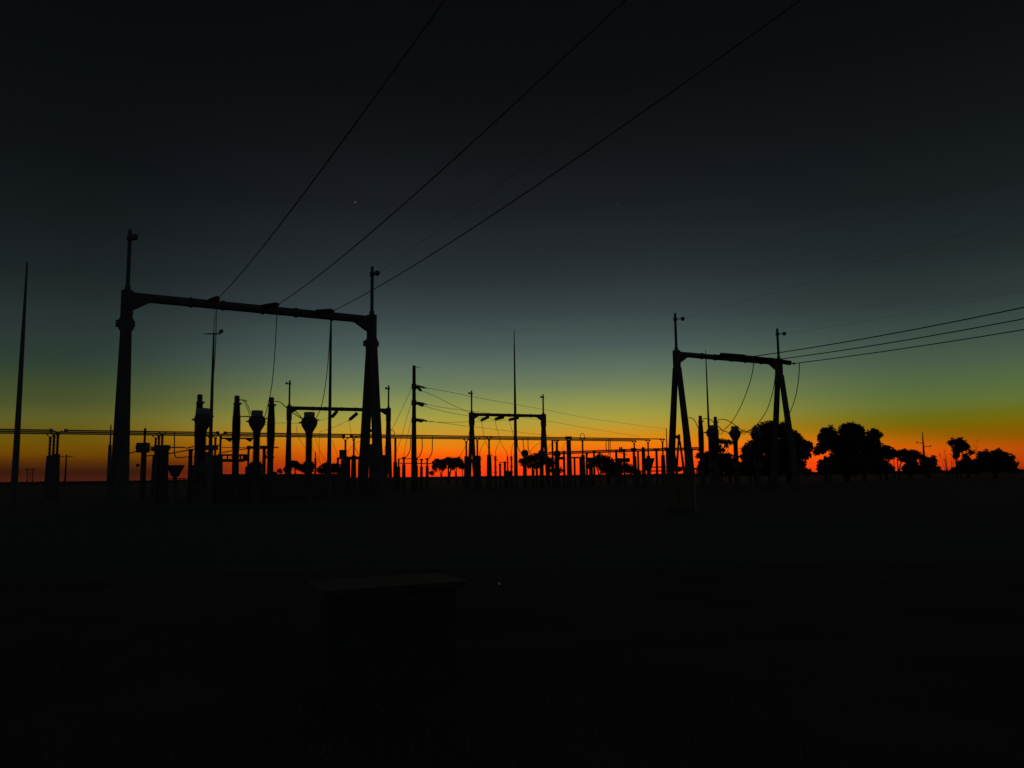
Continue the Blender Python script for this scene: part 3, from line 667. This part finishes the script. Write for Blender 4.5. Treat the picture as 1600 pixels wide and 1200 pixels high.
# central cluster
gq = 'dark posts crowded behind the right post of the nearest gantry'
box_post('boxed_post', 'post with a tall square box right of the thin mast', 'switch', 536.3, 703, 96, (718, 7.4), [(531, 703, 541, 717.5)], (), gq)
box_post('slim_post', 'short slim pointed post left of the thin mast', 'post', 493, 706, 100, (716, 3.2), [], [(492.8, 706.5, 716, 2.2)], gq)
box_post('slim_post', 'slim post immediately right of the thin mast', 'post', 528, 715, 98, (717, 3.4), [(526.5, 715, 529.8, 718)], (), gq)
box_post('slim_post', 'first slim post right of the boxed post', 'post', 545, 715, 95, (717, 5), [(541, 713.5, 549, 718)], (), gq)
box_post('slim_post', 'second slim post right of the boxed post', 'post', 553, 713, 95, (715, 5.4), [], (), gq)
box_post('slim_post', 'post close to the left edge of the nearest gantry right leg', 'post', 562, 712, 94, (715, 5), [], (), gq)
box_post('twin_cap_post', 'tall twin-capped post visible in the slit between the nearest gantry legs', 'post', 580.5, 671, 70, (694, 6), [(575.5, 671, 585.5, 675)], [(577.3, 675, 694, 2.2), (583.8, 675, 694, 2.2)], gq)
box_post('slim_post', 'stout post filling the foot between the nearest gantry legs', 'post', 583, 710, 80, (712, 12), [(574, 709.5, 592, 716)], (), gq)
box_post('slim_post', 'post between the nearest gantry right leg and the second gantry', 'post', 600.5, 712, 96, (714, 6), [(596, 711, 611, 717)], (), gq)
bar([(538, 716.5, 95), (575, 714.5, 95)], .2, 'thick level beam behind the nearest gantry right leg')
box_post('slim_post', 'pointed tapered post right of the second gantry', 'post', 617.8, 684, 98, (722, 6), [], [(617.8, 685, 722, 4.8)], gq)
# posts with drop tubes, right of the gantry
gt = 'small insulator posts beside the single pole'
for (x, y, w, D, cap, lab) in [(623, 717, 3.6, 96, 0, 'slim post between the pointed tapered post and the ball-topped post'), (631, 714, 4.4, 97, 1, 'ball-topped post left of the single pole'),
                          (650.5, 716, 4, 96, 1, 'post touching the right side of the single pole'), (658.5, 717, 3.4, 95, 1, 'small flat-capped post right of the single pole'), (667.5, 716, 3.6, 94, 2, 'small post with tilted cap left of the flat-topped tree')]:
    bx = [(x - 2.6, y, x + 2.6, y + 2.2)] if cap else []
    box_post('insulator_post', lab, 'insulator post', x, y, D, (y + 12, w + 1), bx, [(x, y, y + 12, w)], gt, bmt=STEEL)
bar([(625, 724, 98), (693, 724.3, 98)], .06, 'thin level bar crossing behind the single pole')
bar([(622, 717, 96), (650, 716.5, 96)], .05, 'thin bar joining the small posts left of the single pole')

# disc posts of the middle bay
gdp = 'slender disc posts in the middle bay'
DZ = 4.25
def make_disc(label, loc):
    t = thing('disc_post', label, 'insulator post', loc, 0, gdp)
    part(t, 'steel_leg', MB().lathe([(.17, 0), (.14, 2.0), (.22, 2.02), (.22, 2.12), (.14, 2.16), (.13, 2.5)], n=10).box((.0, 0, 2.75), (.42, .3, .1)), STEEL)
    part(t, 'insulator', MB().lathe(sheds(2.5, 4.05, .1, .155, .12), n=12), PORC)
    part(t, 'top_disc', MB().lathe([(.1, 3.74), (.3, 3.76), (.3, 3.8), (.1, 3.84), (.1, 4.05), (.27, 4.08), (.27, 4.14), (.08, 4.18), (.07, DZ)], n=14), ALU)
    return t
dp0 = None
for (x, y), lab in [((749.8, 712.5), 'first slender disc post, right of the small gantry left leg'), ((774, 712.5), 'second slender disc post, right of the concrete busbar post'), ((799, 712.5), 'third slender disc post, touching the tall thin mast')]:
    p = Pz(x, y, DZ); dp0 = make_disc(lab, (p.x, p.y, 0)) if dp0 is None else dup(dp0, lab, (p.x, p.y, 0)) and dp0
gk = 'short stub posts in the middle bay'
box_post('stub_post', 'short stub post between second disc post and tapered post', 'post', 781.3, 722, 108, (726, 3), [(779, 725, 783.6, 727)], [(781.3, 721.5, 726, 2.2)], gk)
box_post('stub_post', 'square-topped short post left of the pointed post', 'post', 788.8, 721, 108, (722, 3.4), [(787, 721, 791, 726)], (), gk)
box_post('stub_post', 'pointed conical short post between square post and third disc post', 'post', 793, 713, 107, (735, 4.2), [(789, 736, 800, 744)], [(793, 713, 736, 3)], gk)
bar([(781, 722.5, 108), (789, 722.3, 108)], .05, 'thin link between two short stub posts')
p = P(736.8, 718, 150); t = thing('small_trestle', 'small thin trestle seen between the left legs of the small middle gantry', 'trestle', (p.x, 150, 0))
for sx_ in (-1, 1): part(t, 'leg', MB().tube((sx_ * .5, 0, 0), (sx_ * .05, 0, p.z), .09, .07, 8), STEEL)
part(t, 'cap', MB().box((0, 0, p.z), (.5, .3, .12)), STEEL)

# round headed transformers
RZ = 4.9
def make_round(label, loc):
    z = RZ; t = thing('round_headed_transformer', label, 'transformer', loc, 0, 'round-headed transformers in the middle bays')
    part(t, 'post', MB().lathe([(.26, 0), (.22, 2.2), (.28, 2.22), (.28, 2.4)], n=12), CONC)
    part(t, 'insulator', MB().lathe(sheds(2.4, z - .95, .16, .25, .12), n=12), PORC)
    part(t, 'round_head', MB().lathe([(.2, z - .98), (.33, z - .85), (.48, z - .62), (.48, z - .38), (.36, z - .1), (.27, z)], n=16), GREY)
    return t
rh0 = None
for (x, y), lab in [((820, 703), 'round-headed transformer right of the tallest thin mast'), ((846, 703.5), 'round-headed transformer behind the right post of the small middle gantry'), ((870.5, 704), 'round-headed transformer with a tapered post above it')]:
    p = Pz(x, y, RZ); rh0 = make_round(lab, (p.x, p.y, 0)) if rh0 is None else dup(rh0, lab, (p.x, p.y, 0)) and rh0
box_post('tapered_post', 'tapered spike rising over a round-headed transformer', 'post', 870.5, 687, 112, (712, 5.5), [], [(870.5, 688, 712, 3.6)])
# right-hand bay posts
gr = 'slim posts in the right-hand bays'
for (x, y, w, D, bx, lab) in [
    (863, 688, 3, 115, [], 'slim post right of the small gantry right leg'),
    (847, 716, 4, 116, [(842, 715, 858, 722)], 'broad-headed post between the small gantry right legs'),
    (832, 726, 3, 118, [], 'short post under the low spreading tree'),
    (838.5, 718, 3.4, 118, [(836, 716, 841, 720)], 'short post just left of the small gantry right leg'),
    (857, 722, 4, 116, [(852, 722, 866, 730)], 'low block post right of the small gantry right leg'),
    (881, 705, 3.4, 114, [(880, 704, 883, 709), (873, 714, 883, 718)], 'post with a side bracket left of the thick tapered post'),
    (888.5, 686, 7, 108, [(883, 682, 893, 685)], 'thick tapered post with a wide cap under the busbars'),
    (897.5, 714, 3, 112, [(893, 714, 907, 716)], 'thin post carrying a small level bar'),
    (906.8, 716, 3.4, 112, [], 'thin post just left of the ring-topped busbar post'),
    (916.5, 708, 3.2, 110, [(914.5, 707, 919, 710)], 'thin post just right of the ring-topped busbar post'),
    (928, 704, 3.2, 118, [(926, 703.5, 930.5, 706)], 'slim post at the left side of the low round tree'),
    (923, 716, 6, 119, [(918, 715, 932, 722)], 'low broad-headed post left of the low round tree'),
    (962.7, 704, 3.6, 116, [(961, 703, 965, 706)], 'slim post right of the low round tree'),
    (975, 702, 3.4, 115, [(972.5, 701.5, 977.5, 705)], 'slim post with small cap right of the low round tree'),
    (990, 701, 3.6, 104, [(986, 700, 994, 704)], 'flat-capped post left of the trio at the busbar end'),
    (996.7, 704, 3, 112, [], 'plain thin post near the busbar end'),
    (1005, 699, 5.6, 104, [(1003, 698.5, 1007, 703)], 'stout post with a rounded top near the busbar end'),
    (1025.5, 701, 3.6, 112, [(1021, 700.5, 1030, 704)], 'wide-capped post between the last two busbar posts'),
    (1044.5, 700, 4.6, 116, [(1038, 699, 1043, 703)], 'dark post against the left leg of the right-hand gantry'),
    (1056, 716, 3, 118, [], 'low thin post between the splayed legs of the right-hand gantry'),
    (952, 725, 3, 119, [], 'short post in front of the low round tree'),
    (969, 716, 5, 118, [(963, 716, 983, 722)], 'wide-headed low post right of the low round tree')]:
    box_post('slim_post', lab, 'post', x, y, D, (y + (2 if bx else 0), w), bx, (), gr)
# twin bell insulators on a bracket
p = P(969.8, 698, 116); t = thing('twin_bells', 'pair of tiny bell insulators above the secondary busbar', 'insulator', (p.x, 116, p.z - .7))
for x in (-.14, .14): part(t, 'bell', MB().lathe([(.05, -.05), (.13, 0), (.14, .3), (.1, .62), (.04, .7)], (x, 0, 0), n=10), PORC)
part(t, 'bracket', MB().beam((-.3, 0, -.08), (.9, 0, -.5), .1, .1), STEEL)
# secondary busbar
ga = 'secondary lower busbars'
for k_, (ya, yb, lab) in enumerate([(709.5, 704, 'lower'), (707, 701.5, 'upper')]):
    a = P(857, ya, 121 + k_ * 2.5); b = P(985, yb + 1, 116 + k_ * 2.5); c_ = P(1094, yb - 2, 112 + k_ * 2.5)
    single('secondary_busbar', MB().path([a, a.lerp(b, .5), b, c_], .1, 8), ALU, '%s of two thin secondary busbars running right toward the right-hand gantry' % lab, 'busbar', ga)
bar([(833, 709, 122), (858, 709.5, 121)], .12, 'blurred flat bar right of the first round-headed transformer')
bar([(913, 715.5, 113), (918, 715.5, 113)], .06, 'tiny bar right of the ring-topped busbar post')
funnel('dark funnel-shaped hopper near the right end of the busbars', 1004, 1021.5, 716, 736, 1012, 100)
# low rails between hopper and right gantry
for y, lab in ((730, 'upper'), (736, 'lower')):
    bar([(1015, y, 120), (1056, y - .4, 122)], .1, '%s low rail between the right hopper and the gantry leg' % lab)
# post behind the bulbs at right
box_post('slim_post', 'support under the bar left of the first right-hand capped column', 'post', 1081, 702, 100, (704, 3), [(1079, 702, 1084, 704)], (), gr)

# ------------------------------------------------------------------ nearly invisible things in the dark foreground
D = 33; p = P(1064, 802, D); kk = thing('equipment_cabinet', 'faint tan cabinet standing alone below the right-hand gantry in the dark', 'cabinet', (p.x, D, 0), -.3)
part(kk, 'plinth', MB().box((0, 0, .06), (1.3, .75, .12)), CONC)
part(kk, 'body', MB().box((0, 0, .82), (1.2, .65, 1.38), .03), CREAM)
for x in (-.3, .3): 
    d_ = part(kk, 'door', MB().box((x, -.336, .82), (.56, .022, 1.28)), CREAM)
    part(d_, 'handle', MB().box((x * .3, -.36, .85), (.03, .03, .16)), STEEL)
part(kk, 'roof', MB().box((0, 0, 1.54), (1.3, .8, .06)), CREAM)
D = 5.9; p = P(538, 925, D); bx = thing('pit_cabinet', 'low grey cabinet with a long flat lid in the dark foreground left of centre', 'cabinet', (p.x, D + .4, 0), .45)
part(bx, 'body', MB().box((.25, 0, .37), (1.0, .5, .74), .02), DARKP)
part(bx, 'lid', MB().box((.25, 0, .765), (1.12, .62, .05), .02), DARKP)
part(bx, 'handle', MB().path([(.1, -.27, .55), (.1, -.31, .55), (.35, -.31, .55), (.35, -.27, .55)], .01, 6), DARKP)

# ------------------------------------------------------------------ trees
def tree(name, label, D, trunks, lobes, leaf=.3, dens=1.0, cat='tree', group='trees beyond the yard', seed=1):
    K = {18: 1.32, 19: 1.3, 20: 1.25, 14: 1.25, 15: 1.2, 13: 1.2, 17: 1.1}.get(seed, 1.1 if seed < 40 else 1.35)
    rr = random.Random(seed); s = D / F
    base = G(trunks[0][0], D); t = thing(name, label, cat, (base.x, base.y, 0), 0, group)
    for (bx_, targets, w) in trunks:
        tb = MB()
        b = G(bx_, D + rr.uniform(-1, 1)) - base
        for (tx, ty) in targets:
            e = P(tx, ty, D + rr.uniform(-2, 2)) - base; mid = b.lerp(e, .45); mid.x = b.x + (e.x - b.x) * .25
            pts = spline([b, mid, e], 5)
            for i in range(len(pts) - 1):
                r0 = w * s * .5 * (1 - .75 * i / len(pts)); r1 = w * s * .5 * (1 - .75 * (i + 1) / len(pts)); tb.tube(pts[i], pts[i + 1], r0, r1, 7)
        part(t, 'trunk', tb, BARK)
    cb = MB()
    for (cx, cy, rx, ry) in lobes:
        c_ = P(cx, cy, D + rr.uniform(-.3, .3) * rx * s) - base; ax, az = rx * s * K, ry * s * K; ay = ax * rr.uniform(.8, 1.1)
        area = math.pi * ax * az; n = int(area / (leaf * leaf * .35) * 6.0 * dens)
        # clumps inside the lobe
        cl = []
        for i in range(max(7, int(area / max(.3, min(ax, az) ** 2 * .1)))):
            v = Vector((rr.gauss(0, 1), rr.gauss(0, 1), rr.gauss(0, 1))).normalized() * (rr.random() ** .4) * .86
            cl.append(Vector((c_.x + v.x * ax, c_.y + v.y * ay, c_.z + v.z * az)))
        cr = max(leaf * 1.6, min(ax, az) * .36)
        for i in range(n):
            v = Vector((rr.gauss(0, 1), rr.gauss(0, 1), rr.gauss(0, 1))).normalized()
            if i % 5 < 3: q = rr.choice(cl) + v * cr * rr.random() ** .5
            else:
                v *= .93 * rr.random() ** .45; q = c_ + Vector((v.x * ax, v.y * ay, v.z * az))
            if q.z < .05: continue
            u = Vector((rr.gauss(0, 1), rr.gauss(0, 1), rr.gauss(0, 1))).normalized(); w_ = u.cross(Vector((rr.gauss(0, 1), rr.gauss(0, 1), rr.gauss(0, 1)))).normalized()
            a = leaf * rr.uniform(.5, 1.0); b_ = a * .5
            cb.add([q - u * a, q + w_ * b_, q + u * a, q - w_ * b_], [(0, 1, 2, 3)])
    part(t, 'crown', cb, LEAF)
    return t
# the big pair
tree('gum_tree', 'big round gum tree hiding the foot of the right-hand gantry', 120, [(1205, [(1185, 700), (1210, 690), (1235, 705)], 8), (1232, [(1245, 700), (1250, 720)], 6), (1180, [(1170, 712)], 5)],
     [(1203, 672, 19, 16), (1190, 680, 16, 15), (1222, 675, 15, 14), (1238, 687, 17, 15), (1175, 703, 15, 14), (1205, 700, 28, 20), (1238, 702, 26, 18), (1256, 699, 14, 12), (1176, 722, 17, 13), (1206, 724, 26, 13), (1236, 723, 24, 12), (1166, 716, 8, 8), (1258, 712, 10, 7), (1218, 734, 24, 5)], .25, .95, seed=11)
tree('gum_tree', 'big gum tree with three domed lobes, right of the round one', 125, [(1322, [(1300, 700), (1325, 690), (1350, 700)], 8), (1290, [(1288, 712)], 6), (1350, [(1362, 710)], 6)],
     [(1294, 677, 14, 11), (1287, 684, 9, 8), (1326, 672, 16, 12), (1340, 674, 12, 11), (1365, 680, 11, 11.5), (1302, 692, 20, 14), (1330, 692, 24, 18), (1360, 696, 15, 18), (1284, 700, 11, 9), (1276, 706, 6, 5), (1325, 712, 28, 16), (1356, 715, 18, 13), (1298, 727, 14, 10), (1325, 730, 25, 8), (1354, 731, 20, 6)], .25, .95, seed=12)
tree('gum_tree', 'small rounded tree leaning on the right side of the three-lobed tree', 135, [(1385, [(1385, 705)], 5), (1376, [(1374, 715)], 4)],
     [(1384, 705, 13, 9), (1376, 712, 12, 9), (1392, 712, 9, 6), (1378, 726, 10, 7), (1388, 733, 10, 4)], .32, .8, seed=13)
tree('gum_tree', 'flat-topped tree with clear trunks left of the far power pole', 150, [(1405, [(1402, 712), (1412, 710)], 3), (1421, [(1425, 712), (1418, 708)], 5), (1398, [(1396, 714)], 2.4)],
     [(1407, 709, 12, 5.5), (1423, 709, 12, 6), (1434, 713, 6, 4), (1412, 718, 9, 4), (1424, 722, 8, 7), (1420, 731, 6, 6)], .28, .8, seed=14)
tree('bush', 'low square bush at the foot of the far power pole', 150, [(1450, [(1448, 725), (1455, 722)], 4)],
     [(1447, 722, 9, 6), (1457, 721, 7, 6), (1447, 731, 11, 5), (1460, 732, 9, 4)], .34, .9, 'bush', seed=15)
tree('gum_tree', 'tall thin tree with a hooked flat crown on a bare trunk', 160, [(1495, [(1495, 710), (1497, 700), (1490, 697)], 2.4), (1500, [(1512, 712), (1517, 707)], 1.6)],
     [(1486, 692.5, 5, 4), (1495, 690, 10, 4), (1503, 695, 9, 6), (1509, 699, 5, 4.5), (1497, 702, 7, 6), (1494, 711, 5, 5), (1517, 707, 4, 2.8), (1508, 712, 5, 2), (1504, 724, 6, 7), (1512, 720, 5, 7)], .34, 1.1, seed=16)
tree('bush', 'wide dome-shaped bush at the far right', 150, [(1555, [(1545, 718), (1565, 715)], 6)],
     [(1548, 714, 20, 9.5), (1560, 712, 12, 8), (1567, 717, 15, 11), (1535, 724, 14, 10), (1552, 728, 24, 9), (1576, 727, 13, 9), (1586, 733, 6, 4), (1522, 732, 9, 5)], .36, 1.0, 'bush', seed=17)
tree('gum_tree', 'small flat-topped acacia right of the single pole', 170, [(690, [(684, 724), (692, 722)], 2.5), (701, [(700, 720), (708, 722)], 4), (713, [(714, 722), (708, 720)], 2.5), (723, [(722, 727)], 2)],
     [(686, 723.5, 9, 5), (700, 721, 10, 5), (712, 721.5, 10, 5.5), (720, 727, 7, 5), (680, 729, 5, 5), (692, 729, 7, 4), (706, 729, 6, 4), (674, 739, 3, 2.4)], .3, .75, seed=18)
tree('gum_tree', 'low spreading tree behind the round-headed transformers', 160, [(818, [(818, 722)], 3), (833, [(832, 722), (838, 718)], 3), (845, [(842, 720)], 3)],
     [(818, 722, 7, 6), (828, 718, 9, 6), (838, 714, 10, 4.5), (850, 718, 9, 5), (842, 725, 8, 5), (830, 728, 6, 4), (860, 722, 6, 6), (868, 736, 10, 5)], .3, .62, seed=19)
tree('gum_tree', 'low round tree right of the ring-topped busbar post', 150, [(938, [(940, 722), (930, 725)], 3.5), (950, [(948, 720)], 4), (922, [(922, 728)], 2)],
     [(940, 717, 10, 6.5), (950, 720, 9, 7), (932, 722, 8, 6), (948, 730, 14, 7), (960, 726, 9, 7), (970, 731, 12, 7), (984, 733, 10, 7), (922, 727, 6, 5), (956, 738, 16, 4), (996, 738, 8, 3)], .3, .65, seed=20)
tree('bush', 'low dark bush between second gantry post and third bulb transformer', 110, [(462, [(460, 728)], 4)],
     [(458, 726, 9, 6), (469, 729, 9, 5), (480, 734, 8, 5), (450, 732, 7, 6)], .28, .9, 'bush', seed=21)
tree('bush', 'low dark bush at the foot of the thin mast', 110, [(514, [(514, 732)], 3)],
     [(511, 728, 8, 5), (522, 729, 9, 4.5), (503, 734, 8, 5), (530, 735, 7, 5), (516, 736, 12, 5)], .28, .85, 'bush', seed=22)
tree('bush', 'bushy mass behind the right-hand bulb transformers', 130, [(1100, [(1095, 722), (1105, 720)], 4), (1118, [(1120, 718)], 4), (1140, [(1142, 722)], 4)],
     [(1093, 711, 6, 4), (1101, 713, 10, 6), (1098, 725, 8, 7), (1112, 716, 10, 9), (1126, 714, 10, 7), (1138, 713, 6, 5), (1142, 721, 6, 5), (1112, 730, 15, 8), (1128, 726, 14, 8), (1146, 730, 12, 9), (1150, 715, 4, 4), (1160, 727, 8, 6)], .32, .9, 'bush', seed=23)
tree('gum_tree', 'thin umbrella-topped tree behind the gap between two bulb transformers', 140, [(1127, [(1124, 700), (1132, 692), (1140, 695)], 2)],
     [(1126, 690, 7, 2.6), (1136, 690.5, 8, 2.6), (1144, 691.5, 4, 2), (1124, 698, 4, 3), (1134, 697, 3, 2), (1128, 704, 6, 3.5)], .3, .9, seed=24)
tree('bush', 'tiny bush touching the ground left of the second gantry', 140, [(436, [(436, 738)], 1)], [(436, 737, 4, 2.6), (430, 740, 4, 1.6)], .25, .8, 'bush', seed=25)
tree('bush', 'ragged low bush inside the feet of the right-hand gantry left post', 120, [(1064, [(1064, 734)], 1)], [(1063, 733, 5, 3.5), (1092, 733, 5, 4), (1054, 735, 4, 3)], .28, .6, 'bush', seed=26)
under = [('dark understorey bush at the left foot of the big round tree', 118, 1172, [(1165, 730, 10, 6), (1180, 728, 10, 7), (1156, 734, 7, 4), (1192, 732, 10, 5)]),
         ('dark understorey bush under the right half of the big round tree', 118, 1228, [(1212, 730, 10, 6), (1230, 728, 12, 6), (1246, 731, 10, 5), (1258, 734, 6, 3)]),
         ('dark understorey bush at the left foot of the three-lobed tree', 122, 1296, [(1286, 727, 7, 8), (1297, 725, 10, 9), (1312, 728, 10, 8)]),
         ('dark understorey bush at the right foot of the three-lobed tree', 122, 1350, [(1336, 727, 12, 8), (1352, 725, 12, 7), (1368, 728, 10, 7), (1384, 731, 9, 5)]),
         ('low bush under the flat-topped tree at right', 148, 1425, [(1418, 729, 6, 6), (1427, 726, 6, 8), (1437, 732, 6, 4)]),
         ('low bush joining the thin hooked tree and the dome-shaped bush', 155, 1512, [(1503, 729, 7, 6), (1514, 726, 9, 7), (1524, 727, 9, 7), (1493, 734, 6, 3)]),
         ('low bush along the foot of the right-hand bulb transformers', 125, 1120, [(1098, 733, 9, 5), (1112, 731, 12, 7), (1130, 732, 12, 6), (1148, 734, 8, 4)])]
for i, (lab, D_, bx_, lb) in enumerate(under):
    lb = [(x, y + 2, rx, ry * 1.3) for x, y, rx, ry in lb]
    tree('bush', lab, D_, [(bx_, [(bx_ - 3, lb[0][1]), (bx_ + 4, lb[1][1])], 3)], lb, .28, 1.0, 'bush', 'understorey bushes', 40 + i)
# bare saplings, faint brown
def sapling(label, D, bx_, stems, seed):
    rr = random.Random(seed); base = G(bx_, D); t = thing('bare_sapling', label, 'sapling', (base.x, base.y, 0), 0, 'bare saplings at the right'); 
    for x0, x1, y1 in stems:
        e = P(x1, y1, D) - base; b = G(x0, D) - base; tb = MB(); pts = spline([b, b.lerp(e, .5) + Vector((rr.uniform(-.2, .2), 0, 0)), e], 5)
        for i in range(len(pts) - 1): tb.tube(pts[i], pts[i + 1], .09 * (1 - .08 * i), .09 * (1 - .08 * (i + 1)), 5)
        for i in range(9):
            p0 = pts[rr.randrange(3, len(pts))]; tb.tube(p0, p0 + Vector((rr.uniform(-.8, .8), rr.uniform(-.6, .6), rr.uniform(.5, 1.6))), .03, .012, 4)
        part(t, 'stem', tb, BARK)
sapling('bare thin saplings clump between the square bush and the thin tree', 210, 1476, [(1482, 1468, 712), (1478, 1476, 704), (1482, 1474, 716), (1481, 1478, 712)], 1)
sapling('bare sapling pair just left of the thin hooked tree', 210, 1486, [(1486, 1485, 708), (1488, 1490, 716)], 2)
sapling('single faint bare sapling left of the dome-shaped bush', 210, 1526, [(1526, 1527, 690), (1527, 1525, 700)], 3)
sapling('short bare sapling right of the far power pole', 210, 1449, [(1449, 1449, 709)], 4)

# ------------------------------------------------------------------ two stars
def emit(name, c, e):
    mt = bpy.data.materials.new(name); mt.use_nodes = True; b = mt.node_tree.nodes['Principled BSDF']
    b.inputs['Base Color'].default_value = (*c, 1); b.inputs['Emission Color'].default_value = (*c, 1); b.inputs['Emission Strength'].default_value = e; return mt
ST = emit('star_light', (.9, .95, 1), .35)
for (x, y, r, lab) in ((555, 316, 4.2, 'brighter of two tiny stars, above the nearest gantry conductors'), (965, 320, 2.2, 'fainter star right of the conductors')):
    p = P(x, y, 9000); single('star', MB().ball((p.x, p.y, p.z), r), ST, lab, 'star', 'stars', origin=p)
# weakly glowing peg added to imitate a faint foreground glint
p = G(780, 12); p = P(780, 911, 12.0); z = max(p.z, .02)
pg = CAM + ray(780, 911) * ((.14 - 1.6) / ray(780, 911).z)
mk = thing('glint_peg', 'tiny glowing peg imitating a faint glint in the dark foreground', 'imitated glint', (pg.x, pg.y, 0))
part(mk, 'stake', MB().lathe([(.02, 0), (.02, .12)], n=8), STEEL)
part(mk, 'lens', MB().lathe([(.018, .12), (.018, .14), (.008, .15)], n=8), emit('imitated_glint', (.8, .9, 1), .01))  # tip emission stands in for the glint, not a lamp
